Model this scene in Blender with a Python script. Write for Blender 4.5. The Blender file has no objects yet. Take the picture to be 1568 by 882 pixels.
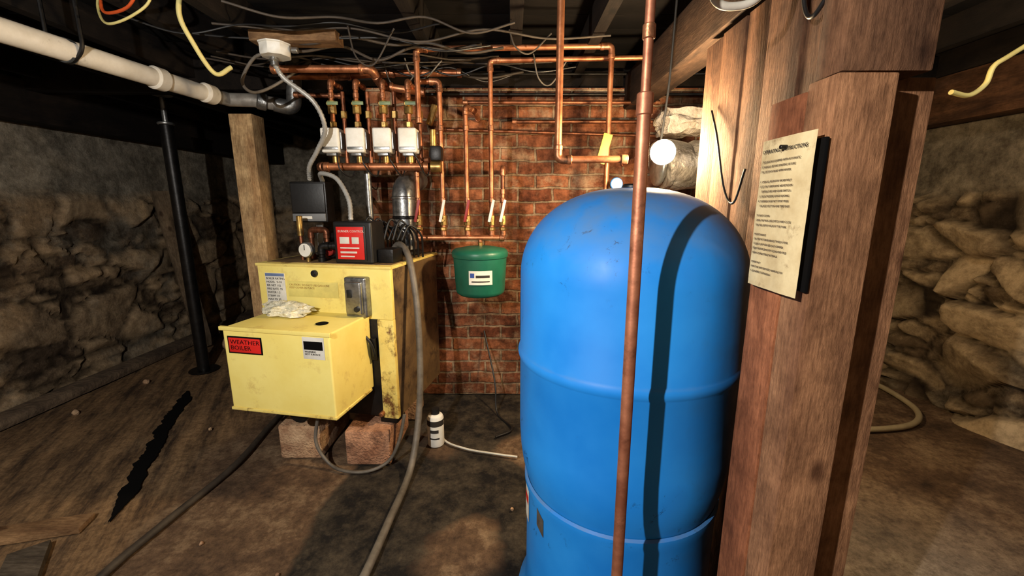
import bpy, bmesh, math, random
from mathutils import Vector, Matrix, noise, Euler
random.seed(7)
sc = bpy.context.scene

# ------------------------------------------------------------------ helpers
def lin(c):
    out=[]
    for v in c[:3]:
        v/=255.0
        out.append(v/12.92 if v<=0.04045 else ((v+0.055)/1.055)**2.4)
    return (*out,1.0)

def new_mat(name):
    m=bpy.data.materials.new(name); m.use_nodes=True
    nt=m.node_tree
    return m,nt,nt.nodes,nt.links,nt.nodes['Principled BSDF']

def ramp(N,p0,c0,p1,c1):
    r=N.new('ShaderNodeValToRGB')
    r.color_ramp.elements[0].position=p0; r.color_ramp.elements[0].color=c0
    r.color_ramp.elements[1].position=p1; r.color_ramp.elements[1].color=c1
    return r
W1=(1,1,1,1); B0=(0,0,0,1)

def mat(name,col,rough=.6,metal=0,col2=None,scale=6,bump=.1,bscale=60,dirt=None,dscale=4,dpos=(.5,.65),stretch=(1,1,1),emit=0,spec=.5,lo=.35,hi=.65,coat=0):
    m,nt,N,L,bs=new_mat(name)
    tc=N.new('ShaderNodeTexCoord'); mp=N.new('ShaderNodeMapping'); mp.inputs['Scale'].default_value=stretch
    L.new(tc.outputs['Object'],mp.inputs['Vector'])
    c1=lin(col); c2=lin(col2) if col2 else tuple(x*.72 for x in c1[:3])+(1,)
    n=N.new('ShaderNodeTexNoise'); n.inputs['Scale'].default_value=scale; n.inputs['Detail'].default_value=7; n.inputs['Roughness'].default_value=.65
    L.new(mp.outputs[0],n.inputs['Vector'])
    r=ramp(N,lo,c2,hi,c1); L.new(n.outputs['Fac'],r.inputs[0])
    out=r.outputs[0]
    if dirt:
        n2=N.new('ShaderNodeTexNoise'); n2.inputs['Scale'].default_value=dscale; n2.inputs['Detail'].default_value=9; n2.inputs['Roughness'].default_value=.72
        L.new(mp.outputs[0],n2.inputs['Vector'])
        r2=ramp(N,dpos[0],B0,dpos[1],W1); L.new(n2.outputs['Fac'],r2.inputs[0])
        mx=N.new('ShaderNodeMixRGB'); mx.inputs[2].default_value=lin(dirt)
        L.new(r2.outputs[0],mx.inputs[0]); L.new(out,mx.inputs[1]); out=mx.outputs[0]
    L.new(out,bs.inputs['Base Color'])
    bs.inputs['Roughness'].default_value=rough; bs.inputs['Metallic'].default_value=metal
    bs.inputs['Specular IOR Level'].default_value=spec
    bs.inputs['Coat Weight'].default_value=coat
    if bump>0:
        nb=N.new('ShaderNodeTexNoise'); nb.inputs['Scale'].default_value=bscale; nb.inputs['Detail'].default_value=5
        L.new(mp.outputs[0],nb.inputs['Vector'])
        b=N.new('ShaderNodeBump'); b.inputs['Strength'].default_value=bump; b.inputs['Distance'].default_value=.02
        L.new(nb.outputs['Fac'],b.inputs['Height']); L.new(b.outputs[0],bs.inputs['Normal'])
    if emit:
        bs.inputs['Emission Color'].default_value=lin(col); bs.inputs['Emission Strength'].default_value=emit
    return m

def wood(name,c1,c2,axis='Z',rough=.85,knots=True):
    m,nt,N,L,bs=new_mat(name)
    tc=N.new('ShaderNodeTexCoord'); mp=N.new('ShaderNodeMapping')
    s=[9,9,9]; s['XYZ'.index(axis)]=1.6; mp.inputs['Scale'].default_value=s
    L.new(tc.outputs['Object'],mp.inputs['Vector'])
    n=N.new('ShaderNodeTexNoise'); n.inputs['Scale'].default_value=1.3; n.inputs['Detail'].default_value=9; n.inputs['Roughness'].default_value=.62; n.inputs['Distortion'].default_value=.4
    L.new(mp.outputs[0],n.inputs['Vector'])
    r=ramp(N,.33,lin(c2),.67,lin(c1)); L.new(n.outputs['Fac'],r.inputs[0])
    n2=N.new('ShaderNodeTexNoise'); n2.inputs['Scale'].default_value=14; n2.inputs['Detail'].default_value=6; n2.inputs['Roughness'].default_value=.7
    L.new(mp.outputs[0],n2.inputs['Vector'])
    mx=N.new('ShaderNodeMixRGB'); mx.blend_type='MULTIPLY'; mx.inputs[0].default_value=.6
    r2=ramp(N,.35,(.35,.3,.27,1),.6,W1); L.new(n2.outputs['Fac'],r2.inputs[0])
    L.new(r.outputs[0],mx.inputs[1]); L.new(r2.outputs[0],mx.inputs[2]); out=mx.outputs[0]
    if knots:
        mp2=N.new('ShaderNodeMapping'); s=[7,7,7]; s['XYZ'.index(axis)]=4.2; mp2.inputs['Scale'].default_value=s
        L.new(tc.outputs['Object'],mp2.inputs['Vector'])
        v=N.new('ShaderNodeTexVoronoi'); v.inputs['Scale'].default_value=1.0; L.new(mp2.outputs[0],v.inputs['Vector'])
        r3=ramp(N,.07,(.2,.13,.1,1),.15,W1); L.new(v.outputs['Distance'],r3.inputs[0])
        mk=N.new('ShaderNodeMixRGB'); mk.blend_type='MULTIPLY'; mk.inputs[0].default_value=.75
        L.new(out,mk.inputs[1]); L.new(r3.outputs[0],mk.inputs[2]); out=mk.outputs[0]
    n4=N.new('ShaderNodeTexNoise'); n4.inputs['Scale'].default_value=9; n4.inputs['Detail'].default_value=8; n4.inputs['Roughness'].default_value=.75
    L.new(tc.outputs['Object'],n4.inputs['Vector']); r4=ramp(N,.35,(.4,.37,.35,1),.62,W1); L.new(n4.outputs['Fac'],r4.inputs[0])
    mg=N.new('ShaderNodeMixRGB'); mg.blend_type='MULTIPLY'; mg.inputs[0].default_value=.8; L.new(out,mg.inputs[1]); L.new(r4.outputs[0],mg.inputs[2]); out=mg.outputs[0]
    L.new(out,bs.inputs['Base Color']); bs.inputs['Roughness'].default_value=rough
    bs.inputs['Specular IOR Level'].default_value=.2
    b=N.new('ShaderNodeBump'); b.inputs['Strength'].default_value=.5; b.inputs['Distance'].default_value=.008
    L.new(n2.outputs['Fac'],b.inputs['Height']); L.new(b.outputs[0],bs.inputs['Normal'])
    return m

def fillet(pts,rad,n=6):
    pts=[Vector(p) for p in pts]
    if len(pts)<3: return pts
    out=[pts[0]]
    for i in range(1,len(pts)-1):
        a,b,c=pts[i-1],pts[i],pts[i+1]
        d1=(a-b); d2=(c-b); r=min(rad,d1.length*.45,d2.length*.45)
        p0=b+d1.normalized()*r; p2=b+d2.normalized()*r
        for k in range(n+1):
            t=k/n; out.append((1-t)**2*p0+2*t*(1-t)*b+t*t*p2)
    out.append(pts[-1]); return out

def catmull(pts,n=10):
    P=[Vector(p) for p in pts]; P=[2*P[0]-P[1]]+P+[2*P[-1]-P[-2]]
    out=[]
    for i in range(1,len(P)-2):
        for k in range(n):
            t=k/n; a,b,c,d=P[i-1],P[i],P[i+1],P[i+2]
            out.append(.5*((2*b)+(c-a)*t+(2*a-5*b+4*c-d)*t*t+(3*b-a-3*c+d)*t**3))
    out.append(P[-2]); return out

class MB:
    def __init__(s,name): s.name=name; s.bm=bmesh.new(); s.mats=[]
    def mi(s,m):
        if m not in s.mats: s.mats.append(m)
        return s.mats.index(m)
    def add(s,b,m,M=None):
        if M is not None: b.transform(M)
        i=s.mi(m)
        for f in b.faces: f.material_index=i
        me=bpy.data.meshes.new('tmp'); b.to_mesh(me); b.free()
        s.bm.from_mesh(me); bpy.data.meshes.remove(me)
    def box(s,x0,x1,y0,y1,z0,z1,m,bev=.004,M=None,seg=2,rot=None):
        b=bmesh.new(); bmesh.ops.create_cube(b,size=1)
        c=Vector(((x0+x1)/2,(y0+y1)/2,(z0+z1)/2)); d=(abs(x1-x0),abs(y1-y0),abs(z1-z0))
        bmesh.ops.scale(b,vec=d,verts=b.verts)
        if bev>0:
            bmesh.ops.bevel(b,geom=b.edges[:],offset=min(bev,min(d)*.45),segments=seg,affect='EDGES',profile=.6)
        T=Matrix.Translation(c)
        if rot: T=T@Euler(rot).to_matrix().to_4x4()
        b.transform(T); s.add(b,m,M)
    def lathe(s,prof,m,c=(0,0,0),axis='Z',seg=32,M=None):
        b=bmesh.new(); rings=[]
        for r,z in prof:
            if r<=1e-6: rings.append([b.verts.new((0,0,z))])
            else: rings.append([b.verts.new((r*math.cos(2*math.pi*k/seg),r*math.sin(2*math.pi*k/seg),z)) for k in range(seg)])
        for A,Bq in zip(rings,rings[1:]):
            for k in range(seg):
                k2=(k+1)%seg
                if len(A)==1 and len(Bq)==1: continue
                if len(A)==1: b.faces.new((A[0],Bq[k],Bq[k2]))
                elif len(Bq)==1: b.faces.new((A[k],Bq[0],A[k2]))
                else: b.faces.new((A[k],Bq[k],Bq[k2],A[k2]))
        bmesh.ops.recalc_face_normals(b,faces=b.faces)
        R=Matrix.Identity(4)
        if axis=='X': R=Matrix.Rotation(math.pi/2,4,'Y')
        if axis=='Y': R=Matrix.Rotation(-math.pi/2,4,'X')
        if axis=='-Y': R=Matrix.Rotation(math.pi/2,4,'X')
        if isinstance(axis,Vector): R=axis.to_track_quat('Z','Y').to_matrix().to_4x4()
        b.transform(Matrix.Translation(Vector(c))@R); s.add(b,m,M)
    def cyl(s,p0,p1,r,m,seg=20,bev=.15,M=None):
        p0=Vector(p0);p1=Vector(p1);h=(p1-p0).length;e=min(r*bev,h*.3)
        s.lathe([(0,0),(r-e,0),(r,e),(r,h-e),(r-e,h),(0,h)],m,p0,(p1-p0).normalized(),seg,M)
    def tube(s,pts,r,m,seg=12,M=None,rf=None):
        pts=[Vector(p) for p in pts]; q=[pts[0]]
        for p in pts[1:]:
            if (p-q[-1]).length>1e-5: q.append(p)
        pts=q; b=bmesh.new(); rings=[]
        t=(pts[1]-pts[0]).normalized(); u=t.orthogonal().normalized()
        for i,p in enumerate(pts):
            if i==0: tn=(pts[1]-pts[0])
            elif i==len(pts)-1: tn=pts[i]-pts[i-1]
            else: tn=(pts[i+1]-p).normalized()+(p-pts[i-1]).normalized()
            tn.normalize(); u=(u-tn*u.dot(tn)).normalized(); v=tn.cross(u)
            rr=rf(i/(len(pts)-1),i)*r if rf else r
            rings.append([b.verts.new(p+(u*math.cos(2*math.pi*k/seg)+v*math.sin(2*math.pi*k/seg))*rr) for k in range(seg)])
        for A,Bq in zip(rings,rings[1:]):
            for k in range(seg): b.faces.new((A[k],A[(k+1)%seg],Bq[(k+1)%seg],Bq[k]))
        b.faces.new(rings[0][::-1]); b.faces.new(rings[-1])
        s.add(b,m,M)
    def pipe(s,pts,r,m,fit=None,bend=.04,M=None,ends=True):
        f=fit or m
        s.tube(fillet(pts,bend),r,m,14,M)
        P=[Vector(p) for p in pts]
        for i in range(1,len(P)-1):
            d1=(P[i-1]-P[i]).normalized(); d2=(P[i+1]-P[i]).normalized()
            bb=min(bend,(P[i-1]-P[i]).length*.45,(P[i+1]-P[i]).length*.45)
            s.tube(fillet([P[i]+d1*(bb+.022),P[i],P[i]+d2*(bb+.022)],bb),r*1.2,f,14,M)
            for d in (d1,d2):
                s.cyl(P[i]+d*(bb+.004),P[i]+d*(bb+.026),r*1.32,f,14,M=M)
        if ends:
            d=(P[1]-P[0]).normalized(); s.cyl(P[0],P[0]+d*.03,r*1.3,f,14,M=M)
            d=(P[-2]-P[-1]).normalized(); s.cyl(P[-1],P[-1]+d*.03,r*1.3,f,14,M=M)
    def patch(s,c,r,a0,a1,z0,z1,m,n=10,M=None,skew=0):
        b=bmesh.new(); A=[];B_=[]
        for k in range(n+1):
            t=k/n; a=math.radians(a0+(a1-a0)*t); x=c[0]+r*math.cos(a); y=c[1]+r*math.sin(a)
            A.append(b.verts.new((x,y,z0+skew*t))); B_.append(b.verts.new((x,y,z1+skew*t)))
        for k in range(n): b.faces.new((A[k],A[k+1],B_[k+1],B_[k]))
        s.add(b,m,M)
    def text(s,body,size,m,M,align='LEFT',sx=1,ls=1.0,ext=0.0002):
        cu=bpy.data.curves.new('t','FONT'); cu.body=body; cu.size=size; cu.align_x=align; cu.extrude=ext; cu.space_line=ls
        cu.resolution_u=2
        ob=bpy.data.objects.new('t',cu); sc.collection.objects.link(ob)
        bpy.context.view_layer.update()
        me=bpy.data.meshes.new_from_object(ob.evaluated_get(bpy.context.evaluated_depsgraph_get()))
        b=bmesh.new(); b.from_mesh(me); bpy.data.objects.remove(ob); bpy.data.meshes.remove(me)
        b.transform(Matrix.Diagonal((sx,1,1,1))); s.add(b,m,M)
    def finish(s,M=None,ang=38):
        if M is not None: s.bm.transform(M)
        for f in s.bm.faces: f.smooth=True
        for e in s.bm.edges:
            if len(e.link_faces)==2:
                if e.calc_face_angle(0)>math.radians(ang): e.smooth=False
            else: e.smooth=False
        me=bpy.data.meshes.new(s.name); s.bm.to_mesh(me); s.bm.free()
        for m in s.mats: me.materials.append(m)
        ob=bpy.data.objects.new(s.name,me); sc.collection.objects.link(ob)
        return ob

# ------------------------------------------------------------------ materials
copper=mat('copper',(210,140,98),.44,.8,col2=(132,76,48),scale=9,bump=.05,dirt=(80,50,34),dscale=7,dpos=(.55,.75))
copperF=mat('copper_tarnished',(196,130,98),.5,.65,col2=(148,90,66),scale=14,bump=.04,dirt=(104,66,50),dscale=18,dpos=(.55,.75))
copperD=mat('copper_dark',(160,100,70),.45,.8,col2=(84,52,36),scale=12,bump=.08,dirt=(74,84,66),dscale=16,dpos=(.62,.78))
solder=mat('solder_fitting',(200,134,96),.42,.8,col2=(112,74,52),scale=30,bump=.1)
brass=mat('brass',(200,165,95),.4,.85,col2=(120,95,58),scale=20,bump=.05)
steelD=mat('dark_steel',(40,38,37),.4,.6,col2=(22,21,21),scale=12,bump=.05)
blackpl=mat('black_plastic',(24,24,25),.45,0,scale=8,bump=.03)
black=mat('black_matte',(9,8,8),.9,0,bump=0,spec=.1)
galv=mat('galvanised',(170,170,168),.38,.85,col2=(105,105,104),scale=14,bump=.1)
alum=mat('aluminium',(195,195,192),.3,.9,col2=(130,130,128),scale=14,bump=.05)
white=mat('white_plastic',(236,234,228),.45,0,col2=(212,208,196),scale=9,bump=.02)
pvc=mat('pvc',(236,230,218),.45,0,col2=(206,196,178),scale=5,bump=.03,dirt=(140,124,104),dscale=9,dpos=(.6,.78))
yellow=mat('boiler_yellow_enamel',(250,232,138),.5,0,col2=(242,220,120),scale=4,bump=.02,dirt=(190,148,78),dscale=7,dpos=(.56,.85))
yellowR=mat('boiler_yellow_rusty',(240,220,128),.55,0,col2=(224,196,102),scale=7,bump=.06,dirt=(104,62,30),dscale=8,dpos=(.53,.63))
sideB=mat('boiler_side_panel',(128,102,66),.6,.1,col2=(88,68,46),scale=5,bump=.08,dirt=(48,34,24),dscale=8)
paper=mat('label_paper',(228,224,212),.7,0,bump=0)
paperOld=mat('aged_paper',(222,202,156),.8,0,col2=(196,172,126),scale=14,bump=.05,dirt=(136,108,70),dscale=20,dpos=(.58,.75))
ink=mat('ink',(42,36,32),.8,0,bump=0)
red=mat('red_label',(226,40,34),.45,0,bump=0)
redh=mat('red_handle',(150,34,26),.5,0,bump=.05)
green=mat('green_enamel',(28,104,82),.42,0,col2=(20,86,66),scale=5,bump=.03,dirt=(24,56,44),dscale=9,dpos=(.6,.75))

def tank_mat():
    m,nt,N,L,bs=new_mat('tank_blue_enamel')
    tc=N.new('ShaderNodeTexCoord')
    n=N.new('ShaderNodeTexNoise'); n.inputs['Scale'].default_value=3; n.inputs['Detail'].default_value=6; L.new(tc.outputs['Object'],n.inputs['Vector'])
    r=ramp(N,.3,lin((20,116,204)),.7,lin((40,142,226))); L.new(n.outputs['Fac'],r.inputs[0])
    n2=N.new('ShaderNodeTexNoise'); n2.inputs['Scale'].default_value=20; n2.inputs['Detail'].default_value=13; n2.inputs['Roughness'].default_value=.84; n2.inputs['Distortion'].default_value=.6
    L.new(tc.outputs['Object'],n2.inputs['Vector'])
    r2=ramp(N,.585,B0,.62,(.85,.85,.85,1)); L.new(n2.outputs['Fac'],r2.inputs[0])
    n7=N.new('ShaderNodeTexNoise'); n7.inputs['Scale'].default_value=3.5; n7.inputs['Detail'].default_value=4; L.new(tc.outputs['Object'],n7.inputs['Vector'])
    r7=ramp(N,.48,(.0,.0,.0,1),.62,W1); L.new(n7.outputs['Fac'],r7.inputs[0])
    mm=N.new('ShaderNodeMath'); mm.operation='MULTIPLY'; L.new(r2.outputs[0],mm.inputs[0]); L.new(r7.outputs[0],mm.inputs[1])
    mx=N.new('ShaderNodeMixRGB'); mx.inputs[2].default_value=lin((16,36,70)); L.new(mm.outputs[0],mx.inputs[0]); L.new(r.outputs[0],mx.inputs[1])
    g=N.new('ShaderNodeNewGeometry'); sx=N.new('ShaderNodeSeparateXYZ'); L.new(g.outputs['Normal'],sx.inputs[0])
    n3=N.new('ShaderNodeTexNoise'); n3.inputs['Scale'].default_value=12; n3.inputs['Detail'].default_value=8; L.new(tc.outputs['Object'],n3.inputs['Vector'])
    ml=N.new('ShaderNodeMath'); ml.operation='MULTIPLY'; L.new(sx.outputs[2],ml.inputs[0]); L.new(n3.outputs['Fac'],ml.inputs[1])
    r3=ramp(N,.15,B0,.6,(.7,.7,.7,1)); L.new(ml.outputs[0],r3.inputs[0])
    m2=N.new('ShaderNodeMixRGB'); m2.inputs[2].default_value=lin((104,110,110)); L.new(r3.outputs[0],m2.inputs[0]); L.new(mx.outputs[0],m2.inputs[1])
    # +X side painted darker: dust plus the tank's shaded side
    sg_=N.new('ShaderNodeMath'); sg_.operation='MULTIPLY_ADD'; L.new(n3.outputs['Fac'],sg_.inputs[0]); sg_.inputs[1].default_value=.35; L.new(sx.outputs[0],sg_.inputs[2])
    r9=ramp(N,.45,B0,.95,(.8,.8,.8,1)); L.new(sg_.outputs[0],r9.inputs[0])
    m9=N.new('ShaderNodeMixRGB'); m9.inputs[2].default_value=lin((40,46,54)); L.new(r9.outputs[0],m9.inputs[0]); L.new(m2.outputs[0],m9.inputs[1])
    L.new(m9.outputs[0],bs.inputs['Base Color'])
    rr=ramp(N,.3,(.42,.42,.42,1),.7,(.58,.58,.58,1)); L.new(n3.outputs['Fac'],rr.inputs[0]); L.new(rr.outputs[0],bs.inputs['Roughness'])
    bs.inputs['Specular IOR Level'].default_value=.3
    return m
blue=tank_mat()
cable_y=mat('cable_yellow',(216,202,130),.55,0,bump=0)
cable_w=mat('cable_white',(214,210,198),.55,0,col2=(176,170,156),bump=0)
cable_o=mat('cable_orange',(210,84,30),.55,0,bump=0)
hoseM=mat('grey_hose',(112,104,94),.55,0,col2=(74,68,60),scale=10,bump=.1)
hoseD=mat('dark_hose',(66,56,45),.65,0,col2=(40,33,27),scale=10,bump=.1)
cinder=mat('cinder_block',(214,180,142),.95,0,col2=(156,116,86),scale=9,bump=.8,bscale=80,dirt=(92,58,40),dscale=7,dpos=(.52,.68))
woodP=wood('post_pine',(232,196,144),(192,150,104))
woodR=wood('post_old_red',(186,118,80),(130,78,52))
woodD=wood('post_old_brown',(190,138,98),(136,94,66))
woodB=wood('partition_board_wood',(138,98,70),(86,60,44))
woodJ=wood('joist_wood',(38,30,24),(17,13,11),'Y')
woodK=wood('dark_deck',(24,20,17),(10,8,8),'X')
woodX=wood('plank_wood',(176,140,100),(116,86,60),'X')
foil=mat('foil_wrap',(176,170,162),.35,.75,col2=(112,104,96),scale=10,bump=1.0,bscale=22)
rag=mat('pale_insulation',(200,190,176),.9,0,col2=(150,138,122),scale=14,bump=.8,bscale=40)
glassp=mat('crumpled_plastic_film',(232,226,200),.25,0,bump=.8,bscale=40)

def brick_mat():
    m,nt,N,L,bs=new_mat('old_brick')
    tc=N.new('ShaderNodeTexCoord'); sp=N.new('ShaderNodeSeparateXYZ'); L.new(tc.outputs['Object'],sp.inputs[0])
    ad=N.new('ShaderNodeMath'); L.new(sp.outputs[0],ad.inputs[0]); L.new(sp.outputs[1],ad.inputs[1])
    cb=N.new('ShaderNodeCombineXYZ'); L.new(ad.outputs[0],cb.inputs[0]); L.new(sp.outputs[2],cb.inputs[1])
    wn=N.new('ShaderNodeTexNoise'); wn.inputs['Scale'].default_value=7; wn.inputs['Detail'].default_value=6; L.new(cb.outputs[0],wn.inputs['Vector'])
    sb=N.new('ShaderNodeVectorMath'); sb.operation='SUBTRACT'; L.new(wn.outputs['Color'],sb.inputs[0]); sb.inputs[1].default_value=(.5,.5,.5)
    sl=N.new('ShaderNodeVectorMath'); sl.operation='SCALE'; L.new(sb.outputs[0],sl.inputs[0]); sl.inputs['Scale'].default_value=.035
    av=N.new('ShaderNodeVectorMath'); L.new(cb.outputs[0],av.inputs[0]); L.new(sl.outputs[0],av.inputs[1])
    bt=N.new('ShaderNodeTexBrick'); L.new(av.outputs[0],bt.inputs['Vector'])
    bt.inputs['Scale'].default_value=1; bt.inputs['Brick Width'].default_value=.235; bt.inputs['Row Height'].default_value=.088
    bt.inputs['Mortar Size'].default_value=.009; bt.inputs['Mortar Smooth'].default_value=.4; bt.inputs['Bias'].default_value=-.1
    bt.inputs['Color1'].default_value=lin((186,118,80)); bt.inputs['Color2'].default_value=lin((132,76,52)); bt.inputs['Mortar'].default_value=lin((182,156,126))
    n=N.new('ShaderNodeTexNoise'); n.inputs['Scale'].default_value=18; n.inputs['Detail'].default_value=10; n.inputs['Roughness'].default_value=.7; L.new(cb.outputs[0],n.inputs['Vector'])
    mx=N.new('ShaderNodeMixRGB'); mx.blend_type='MULTIPLY'; mx.inputs[0].default_value=.95
    r=ramp(N,.34,(.25,.22,.2,1),.62,W1); L.new(n.outputs['Fac'],r.inputs[0]); L.new(bt.outputs['Color'],mx.inputs[1]); L.new(r.outputs[0],mx.inputs[2])
    n2=N.new('ShaderNodeTexNoise'); n2.inputs['Scale'].default_value=4.2; n2.inputs['Detail'].default_value=10; n2.inputs['Roughness'].default_value=.75; L.new(tc.outputs['Object'],n2.inputs['Vector'])
    r2=ramp(N,.52,B0,.66,(.75,.75,.75,1)); L.new(n2.outputs['Fac'],r2.inputs[0])
    m2=N.new('ShaderNodeMixRGB'); m2.inputs[2].default_value=lin((190,162,130)); L.new(r2.outputs[0],m2.inputs[0]); L.new(mx.outputs[0],m2.inputs[1])
    n5=N.new('ShaderNodeTexNoise'); n5.inputs['Scale'].default_value=2.6; n5.inputs['Detail'].default_value=9; n5.inputs['Roughness'].default_value=.72; L.new(cb.outputs[0],n5.inputs['Vector'])
    r5=ramp(N,.4,(.22,.19,.17,1),.58,W1); L.new(n5.outputs['Fac'],r5.inputs[0])
    m5=N.new('ShaderNodeMixRGB'); m5.blend_type='MULTIPLY'; m5.inputs[0].default_value=.9; L.new(m2.outputs[0],m5.inputs[1]); L.new(r5.outputs[0],m5.inputs[2])
    L.new(m5.outputs[0],bs.inputs['Base Color']); bs.inputs['Roughness'].default_value=.92; bs.inputs['Specular IOR Level'].default_value=.2
    ma=N.new('ShaderNodeMath'); ma.operation='MULTIPLY_ADD'; L.new(bt.outputs['Fac'],ma.inputs[0]); ma.inputs[1].default_value=-1.0; L.new(n.outputs['Fac'],ma.inputs[2])
    b=N.new('ShaderNodeBump'); b.inputs['Strength'].default_value=.9; b.inputs['Distance'].default_value=.012; L.new(ma.outputs[0],b.inputs['Height']); L.new(b.outputs[0],bs.inputs['Normal'])
    return m
brick=brick_mat()

def stone_mat(name,c1,c2,joint,plaster,smear=(.45,.6),contrast=.3):
    m,nt,N,L,bs=new_mat(name)
    at=N.new('ShaderNodeAttribute'); at.attribute_name='st'; sp=N.new('ShaderNodeSeparateColor'); L.new(at.outputs['Color'],sp.inputs[0])
    tc=N.new('ShaderNodeTexCoord')
    n=N.new('ShaderNodeTexNoise'); n.inputs['Scale'].default_value=5; n.inputs['Detail'].default_value=14; n.inputs['Roughness'].default_value=.78; L.new(tc.outputs['Object'],n.inputs['Vector'])
    ma=N.new('ShaderNodeMath'); ma.operation='MULTIPLY_ADD'; L.new(sp.outputs[0],ma.inputs[0]); ma.inputs[1].default_value=contrast
    s2=N.new('ShaderNodeMath'); s2.operation='SUBTRACT'; L.new(n.outputs['Fac'],s2.inputs[0]); s2.inputs[1].default_value=contrast/2; L.new(s2.outputs[0],ma.inputs[2])
    r=ramp(N,.34,lin(c2),.64,lin(c1)); L.new(ma.outputs[0],r.inputs[0])
    mj=N.new('ShaderNodeMixRGB'); mj.inputs[1].default_value=lin(joint); L.new(sp.outputs[1],mj.inputs[0]); L.new(r.outputs[0],mj.inputs[2])
    n6=N.new('ShaderNodeTexNoise'); n6.inputs['Scale'].default_value=1.9; n6.inputs['Detail'].default_value=12; n6.inputs['Roughness'].default_value=.7; L.new(tc.outputs['Object'],n6.inputs['Vector'])
    r6=ramp(N,smear[0],B0,smear[1],(.7,.7,.7,1)); L.new(n6.outputs['Fac'],r6.inputs[0])
    r7=ramp(N,.4,tuple(x*.4 for x in lin(plaster)[:3])+(1,),.62,lin(plaster)); L.new(n.outputs['Fac'],r7.inputs[0])
    m6=N.new('ShaderNodeMixRGB'); L.new(r6.outputs[0],m6.inputs[0]); L.new(mj.outputs[0],m6.inputs[1]); L.new(r7.outputs[0],m6.inputs[2])
    mp=N.new('ShaderNodeMixRGB'); L.new(sp.outputs[2],mp.inputs[0]); L.new(m6.outputs[0],mp.inputs[1]); L.new(r7.outputs[0],mp.inputs[2])
    n8=N.new('ShaderNodeTexNoise'); n8.inputs['Scale'].default_value=15; n8.inputs['Detail'].default_value=12; n8.inputs['Roughness'].default_value=.75; L.new(tc.outputs['Object'],n8.inputs['Vector'])
    r8=ramp(N,.38,(.4,.37,.34,1),.58,W1); L.new(n8.outputs['Fac'],r8.inputs[0])
    m8=N.new('ShaderNodeMixRGB'); m8.blend_type='MULTIPLY'; m8.inputs[0].default_value=.7; L.new(mp.outputs[0],m8.inputs[1]); L.new(r8.outputs[0],m8.inputs[2])
    L.new(m8.outputs[0],bs.inputs['Base Color']); bs.inputs['Roughness'].default_value=.95; bs.inputs['Specular IOR Level'].default_value=.15
    b=N.new('ShaderNodeBump'); b.inputs['Strength'].default_value=.8; b.inputs['Distance'].default_value=.03; L.new(n8.outputs['Fac'],b.inputs['Height']); L.new(b.outputs[0],bs.inputs['Normal'])
    return m
stoneL=stone_mat('rubble_left',(196,168,132),(96,80,64),(40,32,25),(172,162,144),(.50,.64),.45)
stoneR=stone_mat('rubble_right',(210,184,146),(116,98,76),(40,31,24),(168,154,132),(.54,.68),.45)

def stone_wall(name,axis,const,a0,a1,z0,z1,step,cu,cz,depth,sgn,m,plz=1.45,warp=.25,seed=0,soft=.22,tilt=.6,rough=.03):
    nu=int((a1-a0)/step); nz=int((z1-z0)/step); bm=bmesh.new(); g=[]; cols=[]
    for i in range(nu+1):
        row=[]
        for j in range(nz+1):
            u=a0+(a1-a0)*i/nu; z=z0+(z1-z0)*j/nz
            w=noise.noise_vector(Vector((u*2.2+seed,z*2.2,seed)))*warp+noise.noise_vector(Vector((u*9+seed,z*9,seed)))*warp*.22
            p=Vector((u/cu+w.x+seed*3.1,z/cz+w.y,0))
            d,pt=noise.voronoi(p); e=d[1]-d[0]; h=min(1,max(0,e/soft)); h=h**.6
            p2=p*2.1; d2,pt2=noise.voronoi(p2); h2=min(1,(d2[1]-d2[0])/(soft*1.6))**.6
            rnd=(math.sin(pt[0].x*91.7+pt[0].y*37.3)*43758.5)%1.0
            if rnd<.4: h=h*h2; rnd=(math.sin(pt2[0].x*91.7+pt2[0].y*37.3)*43758.5)%1.0*.9
            r2=(math.sin(pt[0].x*51.7+pt[0].y*17.3)*23758.5)%1.0-.5; r3=(math.sin(pt[0].x*21.7+pt[0].y*77.3)*13758.5)%1.0-.5
            tl=(p.x-pt[0].x)*r2+(p.y-pt[0].y)*r3
            pl=plz+.12*noise.noise(Vector((u*1.3,seed,4)))
            pm=max(0,min(1,(z-pl)/.1+.2))
            n=noise.fractal(Vector((u*3.2,z*3.2,seed)),.75,2.1,6)
            ds=(depth*h*(.4+.6*rnd+tilt*tl*2))*(1-pm)+pm*depth*.25+n*rough*(1-.4*pm)
            if axis=='X': v=(const+sgn*ds,u,z)
            else: v=(u,const+sgn*ds,z)
            row.append(bm.verts.new(v)); cols.append((rnd,min(1,h*1.1),pm,1))
        g.append(row)
    for i in range(nu):
        for j in range(nz):
            q=(g[i][j],g[i+1][j],g[i+1][j+1],g[i][j+1]); bm.faces.new(q).smooth=True
    me=bpy.data.meshes.new(name); bm.to_mesh(me); bm.free(); me.materials.append(m)
    ca=me.color_attributes.new(name='st',type='FLOAT_COLOR',domain='POINT')
    for k,c in enumerate(cols): ca.data[k].color=c
    ob=bpy.data.objects.new(name,me); sc.collection.objects.link(ob); return ob

CZ=2.35
stone_wall('wall_left','X',-3.45,-1.6,6.2,-.02,CZ,.022,.46,.24,.055,1,stoneL,plz=1.42,seed=2,soft=.16,warp=.35,rough=.018,tilt=1)
stone_wall('wall_right','X',3.05,-1.6,6.2,-.02,CZ,.018,.46,.25,.10,-1,stoneR,plz=1.42,seed=5,soft=.15,warp=.32,tilt=1.4,rough=.022)
stone_wall('wall_back','Y',6.2,-3.5,3.1,-.02,CZ,.06,.4,.3,.05,-1,stoneL,plz=1.3,seed=9)
stone_wall('wall_front','Y',-1.6,-3.5,3.1,-.02,CZ,.1,.4,.3,.05,1,stoneL,plz=1.3,seed=11)

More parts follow.
